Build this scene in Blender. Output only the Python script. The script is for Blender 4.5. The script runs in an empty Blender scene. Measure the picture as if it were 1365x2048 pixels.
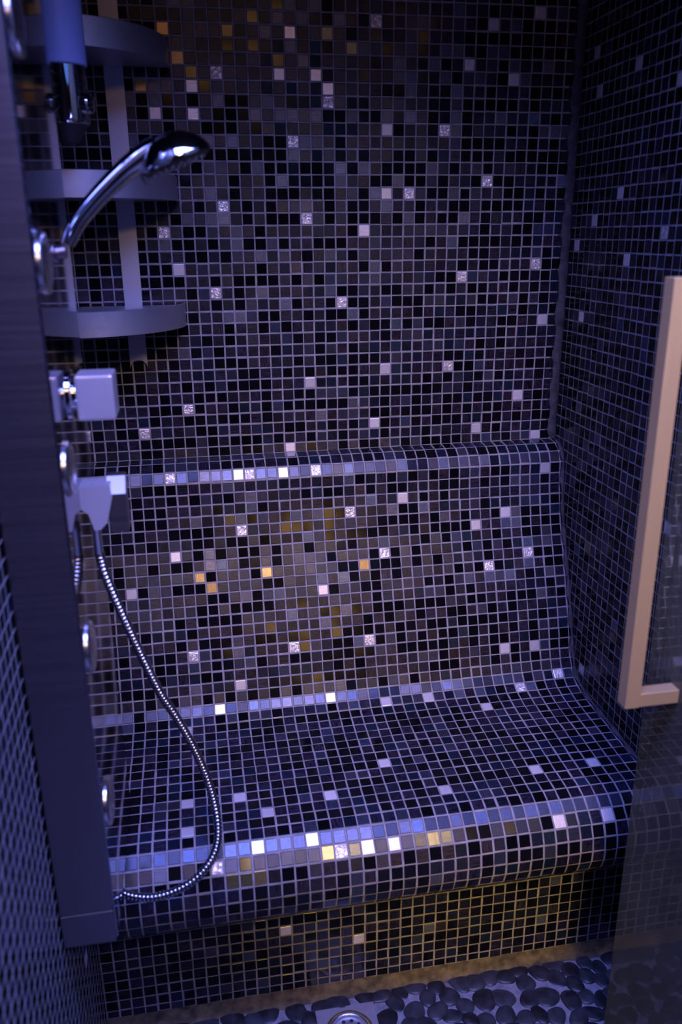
import bpy, bmesh, math, random
import numpy as np
from mathutils import Vector, Matrix

random.seed(7)
rng = np.random.default_rng(11)
C = bpy.context.scene.collection
SC = bpy.context.scene

# ------------------------------------------------------------------ units
# The mosaic itself is the ruler: one tile plus its joint is 21.5 mm.
P = 0.0215
FLOOR = -78.5                     # floor level, in tile rows below the zero row


def W(X, Y, Z):
    return Vector((X * P, Y * P, (Z - FLOOR) * P))


# ------------------------------------------------------------------ camera
cam_data = bpy.data.cameras.new('camera')
cam = bpy.data.objects.new('camera', cam_data)
C.objects.link(cam)
SC.camera = cam
cam_data.sensor_fit = 'VERTICAL'
cam_data.sensor_height = 36.0
cam_data.lens = 1642.1 / 2048 * 36.0
cam_data.clip_start = 0.02
right = Vector((0.98393896, -0.17826158, -0.0093241))
down = Vector((-0.06575249, -0.313378, -0.94734937))
fwd = Vector((0.16595403, 0.93274704, -0.32006597))
m = Matrix((right, -down, -fwd)).transposed().to_4x4()
m.translation = W(-8.869, -73.687, -17.799)
cam.matrix_world = m
cam_data.dof.use_dof = True
cam_data.dof.focus_distance = 1.62
cam_data.dof.aperture_fstop = 3.2

# ------------------------------------------------------------------ world and lamps
world = bpy.data.worlds.new('world')
SC.world = world
world.use_nodes = True
world.node_tree.nodes['Background'].inputs[0].default_value = (0.10, 0.10, 0.30, 1)
world.node_tree.nodes['Background'].inputs[1].default_value = 0.010


def area(name, pos, target, size, watts, color, spread=180, shape='DISK', size_y=None):
    d = bpy.data.lights.new(name, 'AREA')
    d.shape = shape
    d.size = size
    if size_y:
        d.size_y = size_y
    d.energy = watts
    d.color = color
    d.spread = math.radians(spread)
    o = bpy.data.objects.new(name, d)
    C.objects.link(o)
    o.location = W(*pos)
    v = W(*target) - W(*pos)
    o.rotation_euler = v.to_track_quat('-Z', 'Y').to_euler()
    return o


def spot(name, pos, target, radius, watts, color, angle, blend):
    d = bpy.data.lights.new(name, 'SPOT')
    d.energy = watts
    d.color = color
    d.spot_size = math.radians(angle)
    d.spot_blend = blend
    d.shadow_soft_size = radius
    o = bpy.data.objects.new(name, d)
    C.objects.link(o)
    o.location = W(*pos)
    v = W(*target) - W(*pos)
    o.rotation_euler = v.to_track_quat('-Z', 'Y').to_euler()
    return o


area('blue_ceiling_lamp', (9, -54, 14.5), (9, -52, -60), 1.1, 34.0, (0.21, 0.25, 1.0), 133, 'RECTANGLE', 0.5)
spot('warm_ceiling_spot', (6, -88, 14.5), (10, -12, -38), 0.22, 140.0, (1.0, 0.70, 0.56), 46, 1.0)
area('warm_ceiling_panel', (2, -92, 14.5), (2, -80, -60), 0.45, 1.9, (1.0, 0.50, 0.22), 180)
area('blue_room_lamp', (34, -118, 13), (10, -60, -20), 0.9, 1.2, (0.12, 0.28, 1.0), 175)
spot('amber_wall_lamp', (13, -116, -27), (6, -12, -50), 0.17, 12.0, (1.0, 0.55, 0.18), 21, 0.6)
area('left_wall_blue_fill', (42, -92, 10), (-19, -48, -58), 0.3, 5.0, (0.22, 0.28, 1.0), 66)  # added fill without a fixture, brightens the left wall
spot('step_lamp', (2, -104, -71), (12, -22, -73), 0.20, 62.0, (1.0, 0.64, 0.09), 25, 1.0)

SC.view_settings.view_transform = 'Standard'
SC.view_settings.look = 'None'
SC.view_settings.gamma = 1.0
SC.view_settings.use_curve_mapping = False
SC.view_settings.exposure = 0.18
SC.cycles.max_bounces = 10
SC.cycles.glossy_bounces = 6
SC.cycles.transparent_max_bounces = 12

# ------------------------------------------------------------------ materials


def mat(name):
    mt = bpy.data.materials.new(name)
    mt.use_nodes = True
    nt = mt.node_tree
    return mt, nt, nt.nodes['Principled BSDF']


def setp(b, **k):
    for n, v in k.items():
        n = n.replace('_', ' ')
        b.inputs[n].default_value = (*v, 1) if isinstance(v, tuple) else v


def tile_mat(name, col, rough, metal, spec, streak=0.0, flecks=0.0, wrinkle=0.0, vary=0.35, alt=None):
    """Glass mosaic: colour varies tile by tile, streaks run across or along each tile."""
    mt, nt, b = mat(name)
    N, L = nt.nodes.new, nt.links.new
    setp(b, Roughness=rough, Metallic=metal)
    b.inputs['Specular IOR Level'].default_value = spec
    at = N('ShaderNodeAttribute'); at.attribute_name = 'tile'
    sep = N('ShaderNodeSeparateColor'); L(at.outputs['Color'], sep.inputs[0])
    uv = N('ShaderNodeUVMap'); uv.uv_map = 'UVMap'
    mp = N('ShaderNodeMapping')
    mp.inputs['Scale'].default_value = (1.2, 11.0, 1.0)
    mp2 = N('ShaderNodeMapping')
    mp2.inputs['Scale'].default_value = (11.0, 1.2, 1.0)
    L(uv.outputs[0], mp.inputs[0]); L(uv.outputs[0], mp2.inputs[0])
    gt = N('ShaderNodeMath'); gt.operation = 'GREATER_THAN'; gt.inputs[1].default_value = 0.42
    L(sep.outputs[1], gt.inputs[0])
    mv = N('ShaderNodeMix'); mv.data_type = 'VECTOR'
    L(gt.outputs[0], mv.inputs[0]); L(mp2.outputs[0], mv.inputs[4]); L(mp.outputs[0], mv.inputs[5])
    nz = N('ShaderNodeTexNoise'); nz.inputs['Scale'].default_value = 1.0
    nz.inputs['Detail'].default_value = 4.0; nz.inputs['Roughness'].default_value = 0.65
    nz.inputs['Distortion'].default_value = 0.6
    L(mv.outputs[1], nz.inputs['Vector'])
    rp = N('ShaderNodeMapRange'); rp.inputs[1].default_value = 0.40; rp.inputs[2].default_value = 0.66
    rp.inputs[3].default_value = 1.0 - streak; rp.inputs[4].default_value = 1.0 + 2.0 * streak
    L(nz.outputs[0], rp.inputs[0])
    vr = N('ShaderNodeMapRange'); vr.inputs[3].default_value = 1.0 - vary; vr.inputs[4].default_value = 1.0 + vary
    L(sep.outputs[0], vr.inputs[0])
    mu = N('ShaderNodeMath'); mu.operation = 'MULTIPLY'
    L(rp.outputs[0], mu.inputs[0]); L(vr.outputs[0], mu.inputs[1])
    mc = N('ShaderNodeVectorMath'); mc.operation = 'SCALE'
    hue = N('ShaderNodeMix'); hue.data_type = 'VECTOR'
    hue.inputs[4].default_value = col; hue.inputs[5].default_value = alt or col
    L(sep.outputs[2], hue.inputs[0]); L(hue.outputs[1], mc.inputs[0])
    L(mu.outputs[0], mc.inputs['Scale'])
    L(mc.outputs[0], b.inputs['Base Color'])
    if wrinkle > 0:
        wn = N('ShaderNodeTexNoise'); wn.inputs['Scale'].default_value = 2.6
        wn.inputs['Detail'].default_value = 2.0; wn.inputs['Distortion'].default_value = 1.2
        L(uv.outputs[0], wn.inputs['Vector'])
        bp = N('ShaderNodeBump'); bp.inputs['Strength'].default_value = wrinkle
        bp.inputs['Distance'].default_value = 0.004
        L(wn.outputs[0], bp.inputs['Height']); L(bp.outputs[0], b.inputs['Normal'])
        wr = N('ShaderNodeMapRange'); wr.inputs[1].default_value = 0.35; wr.inputs[2].default_value = 0.62
        wr.inputs[3].default_value = 0.5; wr.inputs[4].default_value = 1.15
        L(wn.outputs[0], wr.inputs[0]); L(wr.outputs[0], rp.inputs[4]); L(wr.outputs[0], rp.inputs[3])
    elif streak > 0:
        bp = N('ShaderNodeBump'); bp.inputs['Strength'].default_value = 0.25
        bp.inputs['Distance'].default_value = 0.0008
        L(nz.outputs[0], bp.inputs['Height']); L(bp.outputs[0], b.inputs['Normal'])
    return mt


TILE = {
    'K': tile_mat('black_glass', (0.004, 0.004, 0.006), 0.13, 0.0, 0.20),
    'D': tile_mat('streaked_aubergine_glass', (0.0135, 0.0095, 0.0185), 0.33, 0.05, 0.4, streak=0.95, alt=(0.007, 0.008, 0.019)),
    'N': tile_mat('midnight_glass', (0.006, 0.007, 0.018), 0.31, 0.05, 0.35, streak=0.35, alt=(0.005, 0.012, 0.024)),
    'm': tile_mat('slate_glass', (0.034, 0.032, 0.044), 0.32, 0.2, 0.45, streak=0.2, alt=(0.019, 0.028, 0.054)),
    'M': tile_mat('steel_glass', (0.110, 0.104, 0.120), 0.34, 0.4, 0.5, streak=0.18, alt=(0.070, 0.095, 0.145)),
    'L': tile_mat('pale_silver_glass', (0.80, 0.76, 0.76), 0.30, 0.4, 0.5, streak=0.05, vary=0.15),
    'S': tile_mat('wrinkled_silver_leaf', (0.95, 0.88, 0.84), 0.28, 0.45, 0.5, streak=0.05, wrinkle=0.7, vary=0.1),
    'G': tile_mat('gold_leaf_glass', (0.50, 0.33, 0.12), 0.28, 0.5, 0.5, streak=0.12, vary=0.15),
    'O': tile_mat('olive_gold_glass', (0.17, 0.16, 0.08), 0.26, 0.6, 0.5, streak=0.15),
}
KEYS = list(TILE)


def grout_mat(name='grey_grout', lo=(0.20, 0.19, 0.20), hi=(0.36, 0.345, 0.35)):
    mt, nt, b = mat(name)
    N, L = nt.nodes.new, nt.links.new
    tc = N('ShaderNodeTexCoord')
    nz = N('ShaderNodeTexNoise'); nz.inputs['Scale'].default_value = 60; nz.inputs['Detail'].default_value = 5
    L(tc.outputs['Object'], nz.inputs['Vector'])
    cr = N('ShaderNodeValToRGB')
    cr.color_ramp.elements[0].color = (*lo, 1); cr.color_ramp.elements[0].position = 0.3
    cr.color_ramp.elements[1].color = (*hi, 1); cr.color_ramp.elements[1].position = 0.75
    L(nz.outputs[0], cr.inputs[0]); L(cr.outputs[0], b.inputs['Base Color'])
    bp = N('ShaderNodeBump'); bp.inputs['Strength'].default_value = 0.5; bp.inputs['Distance'].default_value = 0.002
    L(nz.outputs[0], bp.inputs['Height']); L(bp.outputs[0], b.inputs['Normal'])
    setp(b, Roughness=0.75)
    return mt


GROUT = grout_mat()
CORNER_GROUT = grout_mat('dark_corner_grout', (0.03, 0.027, 0.033), (0.10, 0.09, 0.10))  # darker tone than the wall grout
FLOOR_GROUT = grout_mat('pebble_grout', (0.18, 0.17, 0.18), (0.36, 0.34, 0.36))
COVE_GROUT = grout_mat('yellow_lit_cove_grout', (0.05, 0.04, 0.025), (0.22, 0.17, 0.09))  # yellow glow at the bench foot is put into this brownish colour


def simple(name, col, rough, metal=0.0, spec=0.5, brushed=None, noise=0.0, aniso=0.0):
    mt, nt, b = mat(name)
    setp(b, Roughness=rough, Metallic=metal)
    b.inputs['Base Color'].default_value = (*col, 1)
    b.inputs['Specular IOR Level'].default_value = spec
    N, L = nt.nodes.new, nt.links.new
    if brushed or noise:
        tc = N('ShaderNodeTexCoord'); mp = N('ShaderNodeMapping')
        mp.inputs['Scale'].default_value = brushed or (30, 30, 30)
        nz = N('ShaderNodeTexNoise'); nz.inputs['Scale'].default_value = 1.0; nz.inputs['Detail'].default_value = 5
        L(tc.outputs['Object'], mp.inputs[0]); L(mp.outputs[0], nz.inputs['Vector'])
        mr = N('ShaderNodeMapRange')
        mr.inputs[3].default_value = rough - 0.08; mr.inputs[4].default_value = rough + 0.1
        L(nz.outputs[0], mr.inputs[0]); L(mr.outputs[0], b.inputs['Roughness'])
        bp = N('ShaderNodeBump'); bp.inputs['Strength'].default_value = 0.05 if brushed else noise
        bp.inputs['Distance'].default_value = 0.0006
        L(nz.outputs[0], bp.inputs['Height']); L(bp.outputs[0], b.inputs['Normal'])
    return mt


CHROME = simple('chrome', (0.72, 0.73, 0.76), 0.07, 1.0)
SOFT_CHROME = simple('worn_chrome', (0.74, 0.73, 0.74), 0.24, 1.0, noise=0.08)
HOSE = simple('dull_chrome_hose', (0.40, 0.41, 0.46), 0.16, 1.0)
KNOB = simple('satin_chrome', (0.62, 0.60, 0.66), 0.30, 0.6, noise=0.05)
STEEL = simple('brushed_stainless_steel', (0.24, 0.22, 0.24), 0.36, 1.0, brushed=(5, 5, 300))
POLISHED = simple('polished_stainless_steel', (0.31, 0.31, 0.38), 0.06, 1.0)
SATIN = simple('satin_stainless_steel', (0.52, 0.52, 0.56), 0.45, 0.85, brushed=(220, 8, 220))
HANDLE = simple('amber_lit_brushed_steel', (0.95, 0.72, 0.38), 0.38, 0.75, brushed=(300, 300, 10))  # amber light on the steel is painted into this gold base
PLASTIC = simple('blue_lit_frosted_plastic', (0.30, 0.40, 0.74), 0.4, 0.0, noise=0.03)  # blue light on the frosted plastic is tinted into its base colour
DARK = simple('dark_rubber', (0.03, 0.03, 0.035), 0.5)
PLASTER = simple('dark_plaster', (0.05, 0.045, 0.05), 0.8, noise=0.3)
DRAIN_STEEL = simple('scuffed_drain_steel', (0.55, 0.53, 0.56), 0.42, 0.7, noise=0.25)


def pebble_mat():
    mt, nt, b = mat('black_river_pebble')
    N, L = nt.nodes.new, nt.links.new
    tc = N('ShaderNodeTexCoord')
    nz = N('ShaderNodeTexNoise'); nz.inputs['Scale'].default_value = 45; nz.inputs['Detail'].default_value = 6
    L(tc.outputs['Object'], nz.inputs['Vector'])
    at = N('ShaderNodeAttribute'); at.attribute_name = 'tile'
    cr = N('ShaderNodeValToRGB')
    cr.color_ramp.elements[0].color = (0.010, 0.011, 0.014, 1); cr.color_ramp.elements[0].position = 0.35
    cr.color_ramp.elements[1].color = (0.055, 0.058, 0.066, 1); cr.color_ramp.elements[1].position = 0.8
    ad = N('ShaderNodeMath'); ad.operation = 'ADD'
    sc = N('ShaderNodeMath'); sc.operation = 'MULTIPLY_ADD'; sc.inputs[1].default_value = 0.3; sc.inputs[2].default_value = -0.12
    L(at.outputs['Fac'], sc.inputs[0]); L(nz.outputs[0], ad.inputs[0]); L(sc.outputs[0], ad.inputs[1])
    L(ad.outputs[0], cr.inputs[0]); L(cr.outputs[0], b.inputs['Base Color'])
    setp(b, Roughness=0.42)
    bp = N('ShaderNodeBump'); bp.inputs['Strength'].default_value = 0.15; bp.inputs['Distance'].default_value = 0.002
    L(nz.outputs[0], bp.inputs['Height']); L(bp.outputs[0], b.inputs['Normal'])
    return mt


PEBBLE = pebble_mat()


def glass_mat():
    mt, nt, b = mat('steamed_glass')
    N, L = nt.nodes.new, nt.links.new
    out = nt.nodes['Material Output']
    nt.nodes.remove(b)
    tr = N('ShaderNodeBsdfTransparent'); tr.inputs[0].default_value = (0.86, 0.92, 0.90, 1)
    df = N('ShaderNodeBsdfDiffuse'); df.inputs[0].default_value = (0.74, 0.80, 0.62, 1)
    tl = N('ShaderNodeBsdfTranslucent'); tl.inputs[0].default_value = (0.74, 0.80, 0.62, 1)
    hz = N('ShaderNodeMixShader'); hz.inputs[0].default_value = 0.5
    L(df.outputs[0], hz.inputs[1]); L(tl.outputs[0], hz.inputs[2])
    tc = N('ShaderNodeTexCoord')
    nz = N('ShaderNodeTexNoise'); nz.inputs['Scale'].default_value = 9; nz.inputs['Detail'].default_value = 6
    L(tc.outputs['Object'], nz.inputs['Vector'])
    mr = N('ShaderNodeMapRange'); mr.inputs[3].default_value = 0.10; mr.inputs[4].default_value = 0.30
    L(nz.outputs[0], mr.inputs[0])
    m1 = N('ShaderNodeMixShader'); L(mr.outputs[0], m1.inputs[0]); L(tr.outputs[0], m1.inputs[1]); L(hz.outputs[0], m1.inputs[2])
    gl = N('ShaderNodeBsdfGlossy'); gl.inputs['Roughness'].default_value = 0.03
    fr = N('ShaderNodeFresnel'); fr.inputs[0].default_value = 1.5
    m2 = N('ShaderNodeMixShader'); L(fr.outputs[0], m2.inputs[0]); L(m1.outputs[0], m2.inputs[1]); L(gl.outputs[0], m2.inputs[2])
    L(m2.outputs[0], out.inputs[0])
    return mt


GLASS = glass_mat()

# ------------------------------------------------------------------ object helpers


def link_mesh(name, me, parent=None, mats=()):
    o = bpy.data.objects.new(name, me)
    for x in mats:
        me.materials.append(x)
    C.objects.link(o)
    if parent:
        o.parent = parent
        o.matrix_parent_inverse = Matrix.Translation(-parent.location)
    return o


def obj(name, bm, material, parent=None, smooth=False, bevel=0.0, seg=3):
    if bevel > 0:
        bmesh.ops.bevel(bm, geom=[e for e in bm.edges if e.calc_face_angle(0) > 0.5], offset=bevel, segments=seg,
                        affect='EDGES', profile=0.7)
    bmesh.ops.recalc_face_normals(bm, faces=bm.faces)
    me = bpy.data.meshes.new(name)
    bm.to_mesh(me)
    bm.free()
    if smooth:
        me.polygons.foreach_set('use_smooth', [True] * len(me.polygons))
        me.set_sharp_from_angle(angle=math.radians(38))
    return link_mesh(name, me, parent, [material])


def thing(name, label, cat, loc, group=None):
    o = bpy.data.objects.new(name, None)
    o.empty_display_size = 0.02
    C.objects.link(o)
    o.location = loc
    o['label'] = label
    o['category'] = cat
    o['kind'] = 'thing'
    if group:
        o['group'] = group
    return o


def tag(o, label, cat, group=None):
    o['label'] = label
    o['category'] = cat
    o['kind'] = 'thing'
    if group:
        o['group'] = group


def structure(o, label=None):
    o['kind'] = 'structure'
    if label:
        o['label'] = label
    return o


def add_box(bm, a, b):
    """Axis aligned box between two tile-unit corners."""
    p, q = W(*a), W(*b)
    r = bmesh.ops.create_cube(bm, size=1.0)
    for v in r['verts']:
        v.co = Vector(((p.x + q.x) / 2 + v.co.x * abs(q.x - p.x), (p.y + q.y) / 2 + v.co.y * abs(q.y - p.y),
                       (p.z + q.z) / 2 + v.co.z * abs(q.z - p.z)))
    return bm


def lathe(bm, center, axis, prof, n=32):
    """Revolve (along, radius) pairs in tile units about an axis through a tile-unit point."""
    c = W(*center)
    ax = Vector(axis).normalized()
    u = ax.orthogonal().normalized()
    w = ax.cross(u)
    rings = []
    for t, r in prof:
        ring = []
        if r <= 1e-6:
            ring = [bm.verts.new(c + ax * t * P)]
        else:
            for i in range(n):
                a = 2 * math.pi * i / n
                ring.append(bm.verts.new(c + ax * t * P + (u * math.cos(a) + w * math.sin(a)) * r * P))
        rings.append(ring)
    for A, B in zip(rings, rings[1:]):
        for i in range(n):
            j = (i + 1) % n
            if len(A) == 1 and len(B) == 1:
                continue
            if len(A) == 1:
                bm.faces.new((A[0], B[i], B[j]))
            elif len(B) == 1:
                bm.faces.new((A[i], B[0], A[j]))
            else:
                bm.faces.new((A[i], A[j], B[j], B[i]))
    for R in (rings[0], rings[-1]):
        if len(R) > 2:
            bm.faces.new(R)
    return bm


def spline(pts, n):
    """Catmull-Rom resampling of tile-unit points to n even steps."""
    p = np.array(pts, float)
    q = np.vstack([2 * p[0] - p[1], p, 2 * p[-1] - p[-2]])
    out = []
    for i in range(len(p) - 1):
        a, b, c, d = q[i:i + 4]
        for t in np.linspace(0, 1, 24, endpoint=False):
            out.append(0.5 * (2 * b + (c - a) * t + (2 * a - 5 * b + 4 * c - d) * t * t + (3 * b - a - 3 * c + d) * t ** 3))
    out.append(p[-1])
    out = np.array(out)
    s = np.concatenate([[0], np.cumsum(np.linalg.norm(np.diff(out, axis=0), axis=1))])
    t = np.linspace(0, s[-1], n)
    return np.stack([np.interp(t, s, out[:, k]) for k in range(3)], 1), s[-1]


def tube(bm, pts, radii, n=12):
    """Swept tube through tile-unit points; radii in tile units."""
    ps = [W(*p) for p in pts]
    t0 = (ps[1] - ps[0]).normalized()
    u = t0.orthogonal().normalized()
    rings = []
    for i, p in enumerate(ps):
        t = (ps[min(i + 1, len(ps) - 1)] - ps[max(i - 1, 0)]).normalized()
        u = (u - t * u.dot(t)).normalized()
        w = t.cross(u)
        rings.append([bm.verts.new(p + (u * math.cos(2 * math.pi * k / n) + w * math.sin(2 * math.pi * k / n)) * radii[i] * P)
                      for k in range(n)])
    for A, B in zip(rings, rings[1:]):
        for k in range(n):
            bm.faces.new((A[k], A[(k + 1) % n], B[(k + 1) % n], B[k]))
    bm.faces.new(rings[0]); bm.faces.new(rings[-1])
    return bm


# ------------------------------------------------------------------ mosaic
# Tiles read off the place as (column, row); every other tile is one of the common dark glasses.
BENCH_SILVER = [
    (7, 1), (-6, 5), (3, 7), (13, 9), (0, 10), (17, 13), (10, 14), (-6, 15), (1, 16), (-11, 17), (22, 20), (15, 21),
    (-7, 22), (4, 23), (14, 29), (-10, 32), (-14, 34), (-12, 39), (-5, 39), (1, 39), (4, 43), (-6, 44), (7, 47),
    (21, 48), (17, 49), (-11, 55), (-2, 55), (5, 55), (23, 60), (19, 61), (-10, 77), (-1, 77),
]
BENCH_PALE = [
    (21, 0), (17, 1), (0, 2), (15, 4), (-1, 5), (2, 5), (19, 5), (-8, 6), (3, 6), (-11, 8), (-8, 8), (8, 9), (8, 14),
    (6, 17), (-10, 20), (23, 25), (8, 29), (1, 30), (21, 32), (7, 34), (17, 35), (-1, 36), (23, 36), (-6, 39),
    (-2, 39), (23, 40), (9, 42), (19, 44), (16, 45), (-12, 46), (-16, 49), (1, 50), (18, 57), (21, 57), (-7, 58),
    (-9, 60), (1, 60), (6, 61), (10, 61), (-12, 62), (15, 63), (4, 69), (-12, 71), (-8, 71), (-1, 72), (16, 72),
    (21, 72), (-6, 73), (8, 73), (-12, 74), (-7, 76), (-3, 76), (1, 77), (3, 77), (16, 77), (20, 77),
]
BENCH_STEELY = [
    (19, -1), (-9, 0), (-8, 0), (0, 0), (2, 0), (14, 0), (23, 0), (-1, 1), (1, 1), (4, 1), (11, 1), (19, 1), (-2, 2),
    (10, 2), (0, 3), (6, 3), (10, 3), (13, 3), (14, 3), (17, 3), (18, 3), (1, 4), (9, 4), (12, 4), (19, 4), (22, 4),
    (9, 5), (10, 5), (13, 5), (20, 5), (-11, 6), (-10, 6), (10, 6), (14, 6), (-13, 7), (-11, 7), (-6, 7), (-2, 7),
    (-3, 8), (-1, 8), (0, 8), (1, 8), (2, 8), (8, 8), (10, 8), (14, 8), (18, 8), (21, 8), (14, 9), (22, 9), (23, 9),
    (24, 9), (-13, 10), (-7, 10), (-5, 10), (1, 10), (0, 11), (-3, 12), (4, 12), (6, 12), (12, 12), (-1, 13),
    (4, 13), (9, 13), (24, 13), (-7, 14), (7, 14), (14, 14), (1, 15), (8, 15), (-9, 16), (-7, 16), (-6, 16),
    (10, 16), (15, 16), (-5, 17), (-11, 18), (-5, 18), (14, 18), (-3, 19), (-1, 19), (3, 19), (7, 20), (7, 21),
    (-3, 22), (3, 22), (-1, 23), (-6, 24), (-5, 24), (5, 24), (9, 25), (-10, 27), (5, 32), (2, 33), (-15, 39),
    (-13, 39), (-11, 39), (-9, 39), (-8, 39), (-7, 39), (-4, 39), (-3, 39), (-1, 39), (4, 39), (9, 39), (13, 39),
    (17, 39), (-7, 40), (4, 40), (-5, 41), (20, 41), (-5, 42), (6, 42), (-10, 43), (-6, 43), (-1, 43), (1, 43),
    (8, 43), (11, 43), (13, 44), (20, 44), (0, 45), (19, 45), (20, 45), (-9, 46), (-9, 47), (-8, 47), (21, 47),
    (23, 47), (-14, 49), (1, 49), (3, 49), (21, 49), (-6, 50), (-3, 50), (15, 50), (17, 50), (18, 50), (19, 50),
    (23, 50), (-2, 52), (3, 52), (22, 52), (1, 53), (-7, 55), (4, 55), (-6, 56), (-11, 58), (-17, 60), (-12, 60),
    (-11, 60), (-6, 60), (-5, 60), (-4, 60), (-3, 60), (-2, 60), (-1, 60), (0, 60), (2, 60), (3, 60), (8, 60),
    (9, 60), (12, 60), (13, 60), (-17, 61), (3, 61), (13, 61), (15, 61), (20, 61), (-14, 76), (-12, 76), (-9, 76),
    (-8, 76), (-6, 76), (-5, 76), (-4, 76), (-2, 76), (-1, 76), (0, 76), (1, 76), (4, 76), (5, 76), (8, 76),
    (10, 76), (12, 76), (13, 76), (14, 76), (15, 76), (16, 76), (17, 76), (18, 76), (19, 76), (-14, 77), (6, 80),
]
BENCH_SLATE = [
    (16, -1), (-7, 0), (-5, 0), (-2, 0), (7, 0), (15, 0), (-3, 2), (-1, 2), (2, 2), (4, 2), (24, 2), (4, 3), (7, 3),
    (-6, 4), (-3, 4), (0, 4), (4, 4), (17, 4), (-7, 5), (-5, 5), (0, 5), (16, 5), (-6, 6), (20, 6), (-9, 7), (-3, 7),
    (4, 7), (14, 7), (23, 7), (14, 10), (11, 11), (-7, 12), (-6, 12), (16, 12), (19, 12), (-6, 13), (12, 13),
    (5, 14), (0, 15), (4, 15), (7, 15), (16, 15), (7, 17), (10, 17), (11, 17), (13, 17), (22, 17), (23, 17),
    (-2, 18), (7, 18), (9, 18), (8, 19), (22, 19), (-8, 20), (-7, 20), (9, 20), (1, 21), (6, 21), (17, 21), (6, 22),
    (10, 22), (-4, 23), (8, 23), (12, 23), (13, 23), (16, 23), (-8, 24), (6, 25), (15, 25), (-4, 26), (4, 26),
    (10, 26), (11, 26), (1, 27), (9, 27), (12, 27), (15, 27), (7, 29), (17, 29), (15, 30), (2, 31), (14, 31),
    (6, 32), (5, 33), (-13, 34), (-10, 34), (6, 34), (-9, 35), (2, 35), (-9, 36), (-3, 36), (-11, 38), (-10, 38),
    (9, 38), (15, 38), (2, 39), (5, 39), (6, 39), (7, 39), (8, 39), (15, 39), (21, 39), (22, 39), (-4, 40), (-3, 40),
    (9, 40), (11, 40), (16, 40), (20, 40), (-4, 41), (-2, 41), (21, 41), (22, 41), (16, 42), (21, 42), (22, 42),
    (16, 43), (21, 43), (1, 44), (4, 44), (-12, 45), (14, 46), (23, 46), (-1, 47), (0, 47), (1, 47), (-14, 48),
    (-12, 48), (-6, 48), (0, 48), (1, 48), (2, 48), (9, 48), (0, 49), (20, 49), (-1, 50), (3, 50), (8, 50), (9, 50),
    (-16, 51), (-15, 51), (-8, 51), (11, 51), (12, 51), (-15, 52), (-14, 52), (-5, 52), (-4, 52), (0, 52), (16, 53),
    (-7, 54), (0, 55), (7, 55), (-7, 56), (-3, 57), (10, 57), (11, 57), (18, 58), (-1, 59), (1, 59), (2, 59),
    (7, 59), (20, 59), (-15, 60), (-14, 60), (-10, 60), (4, 60), (14, 60), (17, 60), (18, 60), (19, 60), (-12, 61),
    (-11, 61), (-6, 61), (-5, 61), (-2, 61), (0, 61), (7, 61), (8, 61), (11, 61), (-2, 63), (-15, 65), (19, 65),
    (-1, 67), (6, 67), (-10, 68), (-9, 68), (7, 69), (1, 70), (2, 70), (7, 71), (7, 72), (-1, 73), (12, 73),
    (-9, 74), (1, 74), (11, 74), (12, 74), (-11, 75), (1, 75), (4, 75), (-16, 76), (-13, 76), (-11, 76), (9, 76),
    (11, 76), (20, 76), (-9, 77), (-7, 77), (-5, 77), (-3, 77), (2, 77), (4, 77), (11, 77), (13, 77), (-3, 78),
    (2, 78), (16, 78), (17, 78), (0, 79), (15, 79), (0, 80),
]
BENCH_GOLD = [
    (-10, 2), (-9, 4), (-12, 6), (-10, 48), (-4, 48), (5, 48), (-9, 49), (-2, 77),
]
BENCH_OLIVE = [
    (3, 2), (5, 3), (-7, 43), (0, 77), (5, 77), (6, 77), (7, 77), (-9, 78), (-8, 78), (-7, 78),
]
BASE_SILVER = []
BASE_PALE = [
    (-5, 4), (1, 6),
]
BASE_STEELY = [
    (18, 3), (-11, 5), (-8, 6), (7, 6), (17, 7),
]
BASE_SLATE = [
    (-4, 5), (-3, 7), (-2, 8),
]
BASE_GOLD = []
BASE_OLIVE = []
RIGHT_SILVER = [
    (11, -10), (11, 0), (5, 39),
]
RIGHT_PALE = [
    (-2, -14), (5, -12), (-1, -11), (4, -3), (0, -1), (6, 2), (-1, 7), (-3, 1),
]
RIGHT_STEELY = [
    (0, 15), (2, 18), (4, 17), (2, 28), (4, 35), (10, 32),
]
RIGHT_SLATE = [
    (7, 22), (1, 26), (6, 39), (8, 38),
]
RIGHT_GOLD = []
RIGHT_OLIVE = [
    (4, 27),
]


def lookup(silver, pale, steely, slate, gold, olive):
    d = {}
    for k, cells in (('m', slate), ('M', steely), ('O', olive), ('G', gold), ('L', pale), ('S', silver)):
        for x in cells:
            d[x] = k
    return d


BENCH_TILES = lookup(BENCH_SILVER, BENCH_PALE, BENCH_STEELY, BENCH_SLATE, BENCH_GOLD, BENCH_OLIVE)
BASE_TILES = lookup(BASE_SILVER, BASE_PALE, BASE_STEELY, BASE_SLATE, BASE_GOLD, BASE_OLIVE)
RIGHT_TILES = lookup(RIGHT_SILVER, RIGHT_PALE, RIGHT_STEELY, RIGHT_SLATE, RIGHT_GOLD, RIGHT_OLIVE)

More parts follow.
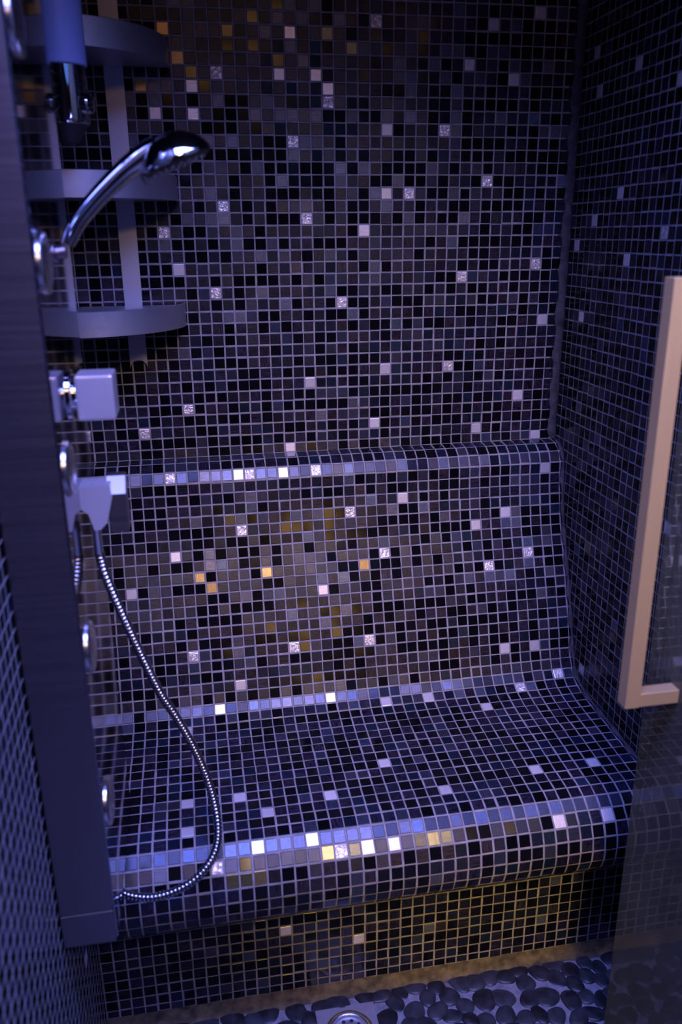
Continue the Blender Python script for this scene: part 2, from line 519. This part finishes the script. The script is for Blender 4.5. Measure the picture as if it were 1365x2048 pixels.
C0, C1 = -19, 25.37
PROF = {36: (0, -36), 37: (-.12, -36.85), 38: (-1.45, -36.98), 39: (-2.4, -37.55), 40: (-2.92, -38.5), 41: (-2.98, -39.52),
        42: (-3.1, -40.52), 43: (-3.27, -41.5), 44: (-3.5, -42.48), 45: (-3.75, -43.45), 46: (-4.02, -44.4), 47: (-4.36, -45.33),
        48: (-4.73, -46.25), 49: (-5.1, -47.17), 50: (-5.45, -48.1), 51: (-5.81, -49.02), 52: (-6.17, -49.95), 53: (-6.5, -50.88),
        54: (-6.83, -51.82), 55: (-7.15, -52.75), 56: (-7.45, -53.7), 57: (-7.75, -54.65), 58: (-8.02, -55.6), 59: (-8.35, -56.5),
        60: (-8.8, -57.35), 61: (-9.45, -58.05), 62: (-10.28, -58.5), 63: (-11.25, -58.68), 64: (-12.23, -58.82), 65: (-13.2, -58.9),
        66: (-14.2, -58.95), 67: (-15.2, -58.98), 68: (-16.25, -59.0), 69: (-17.2, -59.07), 70: (-18.22, -59.12), 71: (-19.2, -59.17),
        72: (-20.15, -59.23), 73: (-21.2, -59.29), 74: (-22.2, -59.34), 75: (-23.2, -59.38), 76: (-24.15, -59.63), 77: (-25.0, -60.22),
        78: (-25.76, -60.95), 79: (-26.22, -61.9), 80: (-26.4, -62.97), 81: (-26.34, -63.98), 82: (-26.02, -64.93), 83: (-25.4, -65.7),
        84: (-24.6, -66.2), 85: (-23.7, -66.4), 86: (-22.7, -66.45), 87: (-21.9, -66.5)}


def bench_yz(r):
    if r <= 36:
        return (0.0, -r)
    i = int(math.floor(r))
    a, b = PROF[min(i, 87)], PROF[min(i + 1, 87)]
    t = r - i
    return (a[0] + (b[0] - a[0]) * t, a[1] + (b[1] - a[1]) * t)


def S_bench(c, r):
    y, z = bench_yz(r)
    return np.array((c, y, z))


def S_base(c, r):
    return np.array((c, -21.9, -66.25 - r))


XR, T0, S0 = 25.37, 4.573, 17.397


def S_right(t, s):
    return np.array((XR, -(t + T0), -(s + S0)))


def S_left(t, s):
    return np.array((-19.0, t, -(s + 0.3)))


def common(bias):
    x = rng.random()
    k, d, n = bias
    return 'K' if x < k else 'D' if x < k + d else 'N' if x < k + d + n else 'm'


def mosaic(name, surf, cs, rs, kind_of, parent=None, cut=None, rise=0.032, jitter=1.0, sign=1.0):
    """One mesh: a grout bed following the surface plus a raised, bevelled, slightly tilted tile per cell.
    cs, rs are (first, last) in cells and may end in a part tile; cut(c, r) drops cells."""
    verts, faces, fm, fa, uvs = [], [], [], [], []

    def edges(lo, hi):
        e = [lo] + [k for k in range(math.floor(lo) + 1, math.ceil(hi))] + [hi]
        return e
    ec, er = edges(*cs), edges(*rs)
    G = len(KEYS)
    J = 0.065                                    # half the joint
    for r0, r1 in zip(er, er[1:]):
        # grout strip
        b = len(verts)
        for c, r in ((cs[0], r0), (cs[1], r0), (cs[1], r1), (cs[0], r1)):
            verts.append(surf(c, r))
        faces.append((b, b + 1, b + 2, b + 3)); fm.append(G); fa.append((0, 0, 0)); uvs += [(0, 0)] * 4
        for c0, c1 in zip(ec, ec[1:]):
            if c1 - c0 < 0.3 or r1 - r0 < 0.3:
                continue
            ci, ri = math.floor(c0), math.floor(r0)
            if cut and cut(ci, ri):
                continue
            k = kind_of(ci, ri)
            j1 = J + rng.normal(0, 0.012) * jitter
            dx, dy = rng.normal(0, 0.012, 2) * jitter
            q = [surf(c0 + j1 + dx, r0 + j1 + dy), surf(c1 - j1 + dx, r0 + j1 + dy),
                 surf(c1 - j1 + dx, r1 - j1 + dy), surf(c0 + j1 + dx, r1 - j1 + dy)]
            n = np.cross(q[3] - q[0], q[1] - q[0]) * sign
            n = n / np.linalg.norm(n)
            cen = sum(q) / 4
            ta, tb = rng.normal(0, 0.2, 2) * min(rise, 0.055) + rng.normal(0, 0.004, 2) * jitter
            hgt = rise * (1 + abs(rng.normal(0, 0.15)))
            b = len(verts)
            verts += q
            sg = ((-1, -1), (1, -1), (1, 1), (-1, 1))
            for i in range(4):
                p = q[i] + (cen - q[i]) * 0.0
                verts.append(p + n * (hgt * 0.6 + ta * sg[i][0] + tb * sg[i][1]))
            for i in range(4):
                p = q[i] + (cen - q[i]) * 0.075
                verts.append(p + n * (hgt + ta * sg[i][0] * .93 + tb * sg[i][1] * .93))
            rv = (float(rng.random()), float(rng.random()), float(rng.random()))
            mi = KEYS.index(k)
            off = rng.integers(0, 40, 2)
            for lo in (0, 4):
                for i in range(4):
                    jn = (i + 1) % 4
                    faces.append((b + lo + i, b + lo + jn, b + lo + 4 + jn, b + lo + 4 + i))
                    fm.append(mi); fa.append(rv); uvs += [(off[0], off[1])] * 4
            faces.append((b + 8, b + 9, b + 10, b + 11)); fm.append(mi); fa.append(rv)
            uvs += [(off[0], off[1]), (off[0] + 1, off[1]), (off[0] + 1, off[1] + 1), (off[0], off[1] + 1)]
    me = bpy.data.meshes.new(name)
    me.from_pydata([W(*v) for v in verts], [], faces)
    me.polygons.foreach_set('material_index', fm)
    a = me.attributes.new('tile', 'FLOAT_COLOR', 'FACE')
    a.data.foreach_set('color', np.array([(*x, 1) for x in fa], np.float32).ravel())
    uvl = me.uv_layers.new(name='UVMap')
    uvl.data.foreach_set('uv', np.array(uvs, np.float32).ravel())
    return link_mesh(name, me, parent, [TILE[k] for k in KEYS] + [GROUT])


BACK_BIAS = (0.44, 0.36, 0.14)
SIDE_BIAS = (0.60, 0.20, 0.17)


def kind_bench(c, r):
    return BENCH_TILES.get((c, r)) or common(BACK_BIAS)


def kind_base(c, k):
    return BASE_TILES.get((c, k)) or common((0.62, 0.24, 0.1))


def kind_right(t, s):
    if (t, s) in RIGHT_TILES:
        return RIGHT_TILES[(t, s)]
    seen = -4 <= t <= 14 and -18 <= s <= 44
    return common(SIDE_BIAS) if seen or rng.random() > 0.02 else 'L'


def kind_left(t, s):
    return common((0.86, 0.04, 0.1)) if rng.random() > 0.004 else 'L'


# walls ----------------------------------------------------------------------
wall_back = structure(mosaic('wall_back', S_bench, (C0, C1), (-16, 37), kind_bench))
wall_right = structure(mosaic('wall_right', S_right, (-4.573, 52), (-34, 61.0), kind_right, rise=0.02))
wall_left = structure(mosaic('wall_left', S_left, (-76, 0), (-16, 78.2), kind_left, rise=0.005, jitter=0.25))

# slabs behind the mosaics and the room beyond, so that nothing shows through
bm = bmesh.new()
add_box(bm, (-60, -150, 16), (80, 3, 18))
structure(obj('ceiling', bm, PLASTER))
bm = bmesh.new()
add_box(bm, (-60, -152, FLOOR), (80, -150, 16))
structure(obj('wall_front', bm, PLASTER))

# bench ----------------------------------------------------------------------
bench = thing('tiled_bench', 'built-in steam room bench with sloped back, covered in dark glass mosaic', 'bench', W(3.2, -22, FLOOR))
mosaic('backrest', S_bench, (C0, C1), (37, 60), kind_bench, bench)
mosaic('seat', S_bench, (C0, C1), (60, 76), kind_bench, bench)
mosaic('front_edge', S_bench, (C0, C1), (76, 87), kind_bench, bench)
mosaic('base', S_base, (C0, C1), (0, 10.75), kind_base, bench)


# grout coves ----------------------------------------------------------------
def cove(name, path, m=None):
    """Fillet strip: path is a list of tile-unit rings already fanned across the corner."""
    bm = bmesh.new()
    rows = [[bm.verts.new(W(*p)) for p in ring] for ring in path]
    for A, B in zip(rows, rows[1:]):
        for i in range(len(A) - 1):
            bm.faces.new((A[i], A[i + 1], B[i + 1], B[i]))
    return structure(obj(name, bm, m or CORNER_GROUT, smooth=True))


def quarter(cx, cy, r, sx, sy, k=7):
    """Concave quarter circle: from (cx, cy+sy*r) to (cx+sx*r, cy)."""
    return [(cx + sx * r * (1 - math.cos(a)), cy + sy * r * (1 - math.sin(a))) for a in np.linspace(0, math.pi / 2, k)]


rings = []
for z in np.arange(16, -38.4, -0.5):
    w = 0.75 + 0.12 * math.sin(z * 1.7) + 0.08 * math.sin(z * 4.1)
    rings.append([(x, y, z) for x, y in quarter(XR + .0, 0.0, w, -1, -1)])
cove('trim_1', rings)
# the bead where backrest, seat and front edge meet the right wall
rings = []
for r in np.arange(37.5, 87, 0.34):
    y, z = bench_yz(r); y2, z2 = bench_yz(min(r + .2, 87))
    t = np.array((y2 - y, z2 - z)); t = t / (np.linalg.norm(t) + 1e-9)
    n = np.array((t[1], -t[0]))
    if n[0] > 0 and r < 80:
        n = -n
    w = 0.36 + 0.08 * math.sin(r * 2.3)
    rings.append([(x, y + n[0] * h, z + n[1] * h) for x, h in quarter(XR, 0.0, w, -1, 1)])
cove('trim_2', rings)
# rough cove along the foot of the bench
rings = []
for x in np.arange(C0, XR + .1, 0.35):
    w = 1.0 + 0.16 * math.sin(x * 0.9) + 0.1 * math.sin(x * 2.7 + 1) + 0.05 * math.sin(x * 7.1)
    rings.append([(x, -21.9 - (yy - 0), FLOOR + 0.0 + zz) for yy, zz in
                  [(w * (1 - math.cos(a)) * 0.45, 1.5 * (1 - math.sin(a))) for a in np.linspace(0, math.pi / 2, 7)]])
cove('trim_3', rings, COVE_GROUT)

# floor ----------------------------------------------------------------------
DRAIN = (0.0, -25.55)


def build_floor():
    verts, faces, fm, fa = [], [], [], []
    verts += [(-60, 3, FLOOR), (80, 3, FLOOR), (80, -150, FLOOR), (-60, -150, FLOOR)]
    faces.append((3, 2, 1, 0)); fm.append(0); fa.append(0)
    pts = []
    tries = 0
    while tries < 40000:
        tries += 1
        x, y = rng.uniform(-18.3, 24.7), rng.uniform(-46, -22.3)
        if abs(x - DRAIN[0]) < 2.9 and abs(y - DRAIN[1]) < 2.9:
            continue
        if all((x - a) ** 2 + (y - b) ** 2 > 1.24 ** 2 for a, b in pts[-4000:]):
            pts.append((x, y))
    pa = np.array(pts)
    for i, (x, y) in enumerate(pts):
        d = np.hypot(pa[:, 0] - x, pa[:, 1] - y); d[i] = 9
        near = np.sort(d)[:3]
        R = min(0.6 * near[:3].mean(), 1.05)
        ang = rng.uniform(0, math.pi)
        a, b = R * rng.uniform(1.04, 1.22), R * rng.uniform(0.82, 0.98)
        h = rng.uniform(0.16, 0.26)
        ph = rng.uniform(0, 6.28, 3)
        tone = float(rng.random())
        base = len(verts)
        nr, ns = 5, 18
        for k in range(nr):
            el = (math.pi / 2) * k / nr
            rr, zz = math.cos(el) ** 0.75, math.sin(el)
            for s in range(ns):
                th = 2 * math.pi * s / ns
                wob = 1 + 0.06 * math.sin(2 * th + ph[0]) + 0.05 * math.sin(3 * th + ph[1])
                px, py = a * rr * wob * math.cos(th), b * rr * wob * math.sin(th)
                verts.append((x + px * math.cos(ang) - py * math.sin(ang), y + px * math.sin(ang) + py * math.cos(ang),
                              FLOOR - 0.05 + h * zz))
        verts.append((x, y, FLOOR - 0.05 + h))
        for k in range(nr - 1):
            for s in range(ns):
                s2 = (s + 1) % ns
                faces.append((base + k * ns + s, base + k * ns + s2, base + (k + 1) * ns + s2, base + (k + 1) * ns + s))
                fm.append(1); fa.append(tone)
        for s in range(ns):
            faces.append((base + (nr - 1) * ns + s, base + (nr - 1) * ns + (s + 1) % ns, base + nr * ns))
            fm.append(1); fa.append(tone)
    me = bpy.data.meshes.new('floor')
    me.from_pydata([W(*v) for v in verts], [], faces)
    me.polygons.foreach_set('material_index', fm)
    me.polygons.foreach_set('use_smooth', [True] * len(faces))
    a = me.attributes.new('tile', 'FLOAT_COLOR', 'FACE')
    a.data.foreach_set('color', np.array([(x, x, x, 1) for x in fa], np.float32).ravel())
    return link_mesh('floor', me, None, [FLOOR_GROUT, PEBBLE])


structure(build_floor(), 'floor of flat dark river pebbles set in pale grout')

# drain ----------------------------------------------------------------------
drain = thing('floor_drain', 'square steel floor drain with round grate set among dark pebbles', 'drain', W(DRAIN[0], DRAIN[1], FLOOR))
bm = bmesh.new()
add_box(bm, (DRAIN[0] - 2.45, DRAIN[1] - 2.45, FLOOR), (DRAIN[0] + 2.45, DRAIN[1] + 2.45, FLOOR + 0.14))
obj('plate', bm, DRAIN_STEEL, drain, bevel=0.0008)
bm = bmesh.new()
lathe(bm, (*DRAIN, FLOOR + .13), (0, 0, 1), [(0, 1.95), (.1, 1.95), (.14, 1.88), (.14, 1.62), (.1, 1.56), (0.0, 1.56)], 48)
obj('ring', bm, SOFT_CHROME, drain, smooth=True)
bm = bmesh.new()
lathe(bm, (*DRAIN, FLOOR + .13), (0, 0, 1), [(0, 1.5), (.06, 1.5), (.08, 1.4), (.08, 1.3), (.02, 1.22), (.02, .9), (.07, .8), (.07, 0)], 48)
grate = obj('grate', bm, DRAIN_STEEL, drain, smooth=True)
for k in range(10):
    a = 2 * math.pi * k / 10
    bm = bmesh.new()
    lathe(bm, (DRAIN[0] + 1.05 * math.cos(a), DRAIN[1] + 1.05 * math.sin(a), FLOOR + .145), (0, 0, 1), [(0, .16), (.02, .16), (.02, 0)], 14)
    h = obj('grate_hole', bm, DARK, grate)

# shower panel ---------------------------------------------------------------
XP, YN, YF, ZB, ZT = -15.72, -32.3, -19.3, -58.9, 8.0
panel = thing('shower_column', 'tall stainless steel shower panel with round body jets on the left wall', 'shower panel', W(-17.3, -25.8, ZB))
bm = bmesh.new()
add_box(bm, (-18.93, YN, ZB + 2.3), (XP - .12, YF, ZT))
obj('housing', bm, STEEL, panel, bevel=0.002)
bm = bmesh.new()
add_box(bm, (-18.93, YN - .02, ZB), (XP - .1, YF + .02, ZB + 2.36))
obj('bottom_cap', bm, STEEL, panel, bevel=0.0015)
bm = bmesh.new()
add_box(bm, (XP - .2, YN + .25, ZB + 0.1), (XP, YF - .1, ZT - .2))
obj('front_plate', bm, POLISHED, panel, bevel=0.0009)
for jy in (-29.9,):
    for jz in (-8.6, -19.0, -29.4, -39.9, -50.4):
        bm = bmesh.new()
        lathe(bm, (XP, jy, jz), (1, 0, 0), [(-.02, 1.5), (.1, 1.5), (.2, 1.42), (.26, 1.25), (.24, 1.15), (.2, 1.1)], 40)
        jet = obj('body_jet', bm, SOFT_CHROME, panel, smooth=True)
        bm = bmesh.new()
        lathe(bm, (XP, jy, jz), (1, 0, 0), [(0, 1.1), (.2, 1.1), (.3, .9), (.37, .5), (.38, 0)], 36)
        face = obj('jet_face', bm, SOFT_CHROME, jet, smooth=True)
# thermostat knob
bm = bmesh.new()
add_box(bm, (-15.3, -27.25, -27.45), (-13.25, -24.75, -24.95))
knob = obj('thermostat_knob', bm, KNOB, panel, smooth=True, bevel=0.0045, seg=4)
bm = bmesh.new()
lathe(bm, (XP, -26, -26.2), (1, 0, 0), [(-.05, 1.45), (.12, 1.45), (.2, 1.35), (.2, .8), (.5, .8)], 32)
obj('knob_stem', bm, CHROME, knob, smooth=True)
# hose outlet with lever
bm = bmesh.new()
pr = [(-15.72, -31.25), (-14.0, -31.25), (-13.95, -32.0), (-14.35, -33.5), (-14.75, -33.9), (-15.1, -33.9), (-15.35, -32.9), (-15.72, -32.6)]
f0 = [bm.verts.new(W(x, -27.1, z)) for x, z in pr]
f1 = [bm.verts.new(W(x, -25.2, z)) for x, z in pr]
bm.faces.new(f0); bm.faces.new(f1)
for i in range(len(pr)):
    j = (i + 1) % len(pr)
    bm.faces.new((f0[i], f0[j], f1[j], f1[i]))
outlet = obj('hose_outlet', bm, KNOB, panel, smooth=True, bevel=0.004, seg=3)
bm = bmesh.new()
pr = [(-26.75, -31.9), (-26.75, -34.25), (-25.2, -34.25), (-25.2, -31.0), (-26.0, -31.0)]
f0 = [bm.verts.new(W(-14.25, y, z)) for y, z in pr]
f1 = [bm.verts.new(W(-13.2, y, z)) for y, z in pr]
bm.faces.new(f0); bm.faces.new(f1)
for i in range(len(pr)):
    j = (i + 1) % len(pr)
    bm.faces.new((f0[i], f0[j], f1[j], f1[i]))
obj('lever', bm, STEEL, outlet, bevel=0.0015)
bm = bmesh.new()
lathe(bm, (-15.12, -26.1, -33.7), (0, 0, -1), [(0, .3), (.5, .33), (.6, .27), (2.1, .27), (2.2, .2)], 20)
obj('hose_nut', bm, SOFT_CHROME, outlet, smooth=True)
# handset holder
bm = bmesh.new()
lathe(bm, (XP, -26, -18.6), (1, 0, 0.15), [(-.05, .6), (.08, .6), (.12, .5), (.12, .36), (.62, .34)], 28)
holder = obj('handset_holder', bm, STEEL, panel, smooth=True)
# lower hose union
bm = bmesh.new()
lathe(bm, (-16.7, -26.9, ZB + .02), (0, 0, -1), [(0, .5), (.2, .5), (.3, .38), (.62, .38)], 20)
obj('hose_union', bm, SOFT_CHROME, panel, smooth=True)

# hand shower ----------------------------------------------------------------
hand = thing('hand_shower', 'chrome hand shower with round head held out from the shower panel', 'hand shower', W(-15.0, -26, -18.2))
pts, _ = spline([(-15.0, -26, -18.15), (-14.46, -26, -17.2), (-13.65, -26, -16.27), (-12.67, -26, -15.34), (-11.56, -26, -14.42), (-10.5, -26, -13.75), (-9.9, -26, -13.5)], 30)
rad = np.interp(np.linspace(0, 1, 30), [0, .08, .3, .7, .9, 1], [.36, .42, .47, .56, .66, .7])
bm = bmesh.new(); tube(bm, pts, rad, 20)
obj('handle', bm, CHROME, hand, smooth=True)
axis = Vector((-0.367, 0, 0.930))            # out of the back of the head
hc = (-9.02, -26, -14.02)
bm = bmesh.new()
lathe(bm, hc, axis, [(-.12, 1.93), (.0, 1.96), (.12, 1.94), (.4, 1.82), (.75, 1.55), (1.05, 1.2), (1.28, .75), (1.38, .3), (1.4, 0)], 44)
obj('head', bm, CHROME, hand, smooth=True)
bm = bmesh.new()
lathe(bm, hc, -axis, [(.02, 1.9), (.14, 1.88), (.24, 1.7), (.28, 1.2), (.3, 0)], 44)
sf = obj('spray_face', bm, DARK, hand, smooth=True)
u = axis.orthogonal().normalized(); w = axis.cross(u)
bm = bmesh.new()
for ring_r, cnt in ((.5, 8), (1.0, 14), (1.45, 20)):
    for k in range(cnt):
        a = 2 * math.pi * k / cnt
        d = (u * math.cos(a) + w * math.sin(a)) * ring_r
        lathe(bm, (hc[0] + d.x, hc[1] + d.y, hc[2] + d.z), -axis, [(.26, .07), (.36, .05), (.36, 0)], 8)
nz = obj('nozzles', bm, SOFT_CHROME, sf, smooth=True)
bm = bmesh.new()
tube(bm, [(-10.72, -26, -14.5), (-10.68, -26, -14.9), (-10.6, -26, -15.25)], [.26, .2, .07], 12)
obj('spray_lever', bm, CHROME, hand, smooth=True)

# hose -----------------------------------------------------------------------
hose_pts = [(-15.12, -26.1, -35.6), (-15.05, -26.0, -36.3), (-14.83, -26.0, -37.51), (-14.07, -25.8, -40.36), (-13.27, -25.4, -43.28), (-12.41, -25.0, -46.17), (-11.6, -24.6, -48.22),
            (-10.62, -24.2, -50.97), (-9.86, -24.0, -53.66), (-9.38, -24.2, -56.11), (-9.27, -25.0, -57.84), (-9.67, -26.4, -58.53),
            (-10.68, -27.6, -58.99), (-12.06, -28.0, -59.57), (-13.73, -28.0, -59.95), (-15.3, -27.6, -59.95), (-16.25, -27.1, -59.75), (-16.7, -26.9, -59.45)]
_, hl = spline(hose_pts, 10)
nrib = int(hl / 0.27)
pts, _ = spline(hose_pts, nrib * 4 + 1)
rad = [0.235 + 0.075 * (0, .8, 1, .8)[i % 4] for i in range(len(pts))]
bm = bmesh.new(); tube(bm, pts, rad, 14)
hose = obj('shower_hose', bm, HOSE, None, smooth=True)
tag(hose, 'ribbed chrome shower hose looping down from the panel over the bench', 'hose')

# corner shelf ---------------------------------------------------------------
rack = thing('corner_shelf', 'three-tier satin steel corner shelf with quarter-round trays on mosaic wall', 'shelf', W(-13.4, -.2, -28.6))
bm = bmesh.new()
xc, hw = -13.45, .73
out = [(xc - hw, 3.5), (xc + hw, 3.5)] + [(xc + hw * math.cos(a), -28.6 + hw * 0.95 * math.sin(a)) for a in np.linspace(0, math.pi, 12)]
f0 = [bm.verts.new(W(x, -.1, z)) for x, z in out]
f1 = [bm.verts.new(W(x, -.38, z)) for x, z in out]
bm.faces.new(f0); bm.faces.new(f1)
for i in range(len(out)):
    j = (i + 1) % len(out)
    bm.faces.new((f0[i], f0[j], f1[j], f1[i]))
obj('wall_strip', bm, SATIN, rack)
XL_, RAD = -17.75, 8.6
for zt in (-3.45, -13.2, -23.1):
    zb = zt - 1.9
    def arc(r, k=36):
        return [(XL_ + r * math.cos(a), -.42 - (r - .42) * math.sin(a)) for a in np.linspace(0, math.pi / 2, k)]
    bm = bmesh.new()
    outl = [(XL_, -.42)] + arc(RAD - .14)
    A = [bm.verts.new(W(x, y, zt - .22)) for x, y in outl]
    B = [bm.verts.new(W(x, y, zb + .06)) for x, y in outl]
    bm.faces.new(A); bm.faces.new(B)
    for i in range(len(outl)):
        j = (i + 1) % len(outl)
        bm.faces.new((A[i], A[j], B[j], B[i]))
    sh = obj('shelf', bm, SATIN, rack, smooth=True)
    bm = bmesh.new()
    o_, i_ = arc(RAD), arc(RAD - .13)
    prof = [(0, zb), (0, zt - .08), (1, zt), (1, zb)]
    rows = []
    for (ox, oy), (ix, iy) in zip(o_, i_):
        rows.append([bm.verts.new(W(ox, oy, zb)), bm.verts.new(W(ox, oy, zt - .05)), bm.verts.new(W((ox + ix) / 2, (oy + iy) / 2, zt)),
                     bm.verts.new(W(ix, iy, zt - .05)), bm.verts.new(W(ix, iy, zb))])
    for A, B in zip(rows, rows[1:]):
        for k in range(5):
            bm.faces.new((A[k], A[(k + 1) % 5], B[(k + 1) % 5], B[k]))
    bm.faces.new(rows[0]); bm.faces.new(rows[-1])
    obj('rim', bm, SATIN, sh, smooth=True)

# soap dispenser -------------------------------------------------------------
DX, DY, DR = -16.05, -10.8, 1.6
soap = thing('soap_dispenser', 'frosted soap dispenser, tinted as by blue light, with chrome foot above the hand shower', 'soap dispenser', W(DX, DY, -12.0))
bm = bmesh.new()
lathe(bm, (DX, DY, -7.15), (0, 0, 1), [(0, DR - .08), (.05, DR - .02), (.15, DR), (11, DR), (11.1, DR - .1)], 40)
obj('container', bm, PLASTIC, soap, smooth=True)
bm = bmesh.new()
lathe(bm, (DX, DY, -10.7), (0, 0, 1), [(0, DR - .3), (.1, DR - .2), (.3, DR - .14), (3.5, DR - .1), (3.56, DR - .15)], 40)
obj('foot', bm, CHROME, soap, smooth=True)
bm = bmesh.new()
lathe(bm, (DX, DY, -10.66), (0, 0, -1), [(0, DR - .25), (.25, DR - .45), (1.1, .6), (1.2, .3)], 32)
obj('drip_cup', bm, DARK, soap, smooth=True)
bm = bmesh.new()
lathe(bm, (DX + 1.2, DY - .6, -9.45), (.88, -.45, 0), [(0, .62), (.5, .62), (.6, .52), (.62, 0)], 24)
obj('push_button', bm, CHROME, soap, smooth=True)
bm = bmesh.new()
add_box(bm, (-18.97, DY - .5, -6.9), (DX - 1.3, DY + .5, -5.6))
obj('wall_bracket', bm, SATIN, soap, bevel=0.002)

# glass door -----------------------------------------------------------------
XG, YE = 18.75, -31.0
door = thing('glass_door', 'frameless steamed glass door standing open on the right of the bench', 'door', W(XG, -46, -77.6))
bm = bmesh.new()
add_box(bm, (XG, -66, -77.6), (XG + .37, YE, 12))
obj('pane', bm, GLASS, door, bevel=0.0008)
YM, XB = -34.1, 15.72
bm = bmesh.new()
add_box(bm, (XB - .47, YM - .47, -44.9), (XB + .47, YM + .47, -20.0))
hd = obj('door_handle', bm, HANDLE, door, bevel=0.0011)
for zz in (-44.43, -20.47):
    bm = bmesh.new()
    add_box(bm, (XB + .48, YM - .44, zz - .44), (XG - .02, YM + .44, zz + .44))
    obj('handle_post', bm, HANDLE, hd, bevel=0.0009)
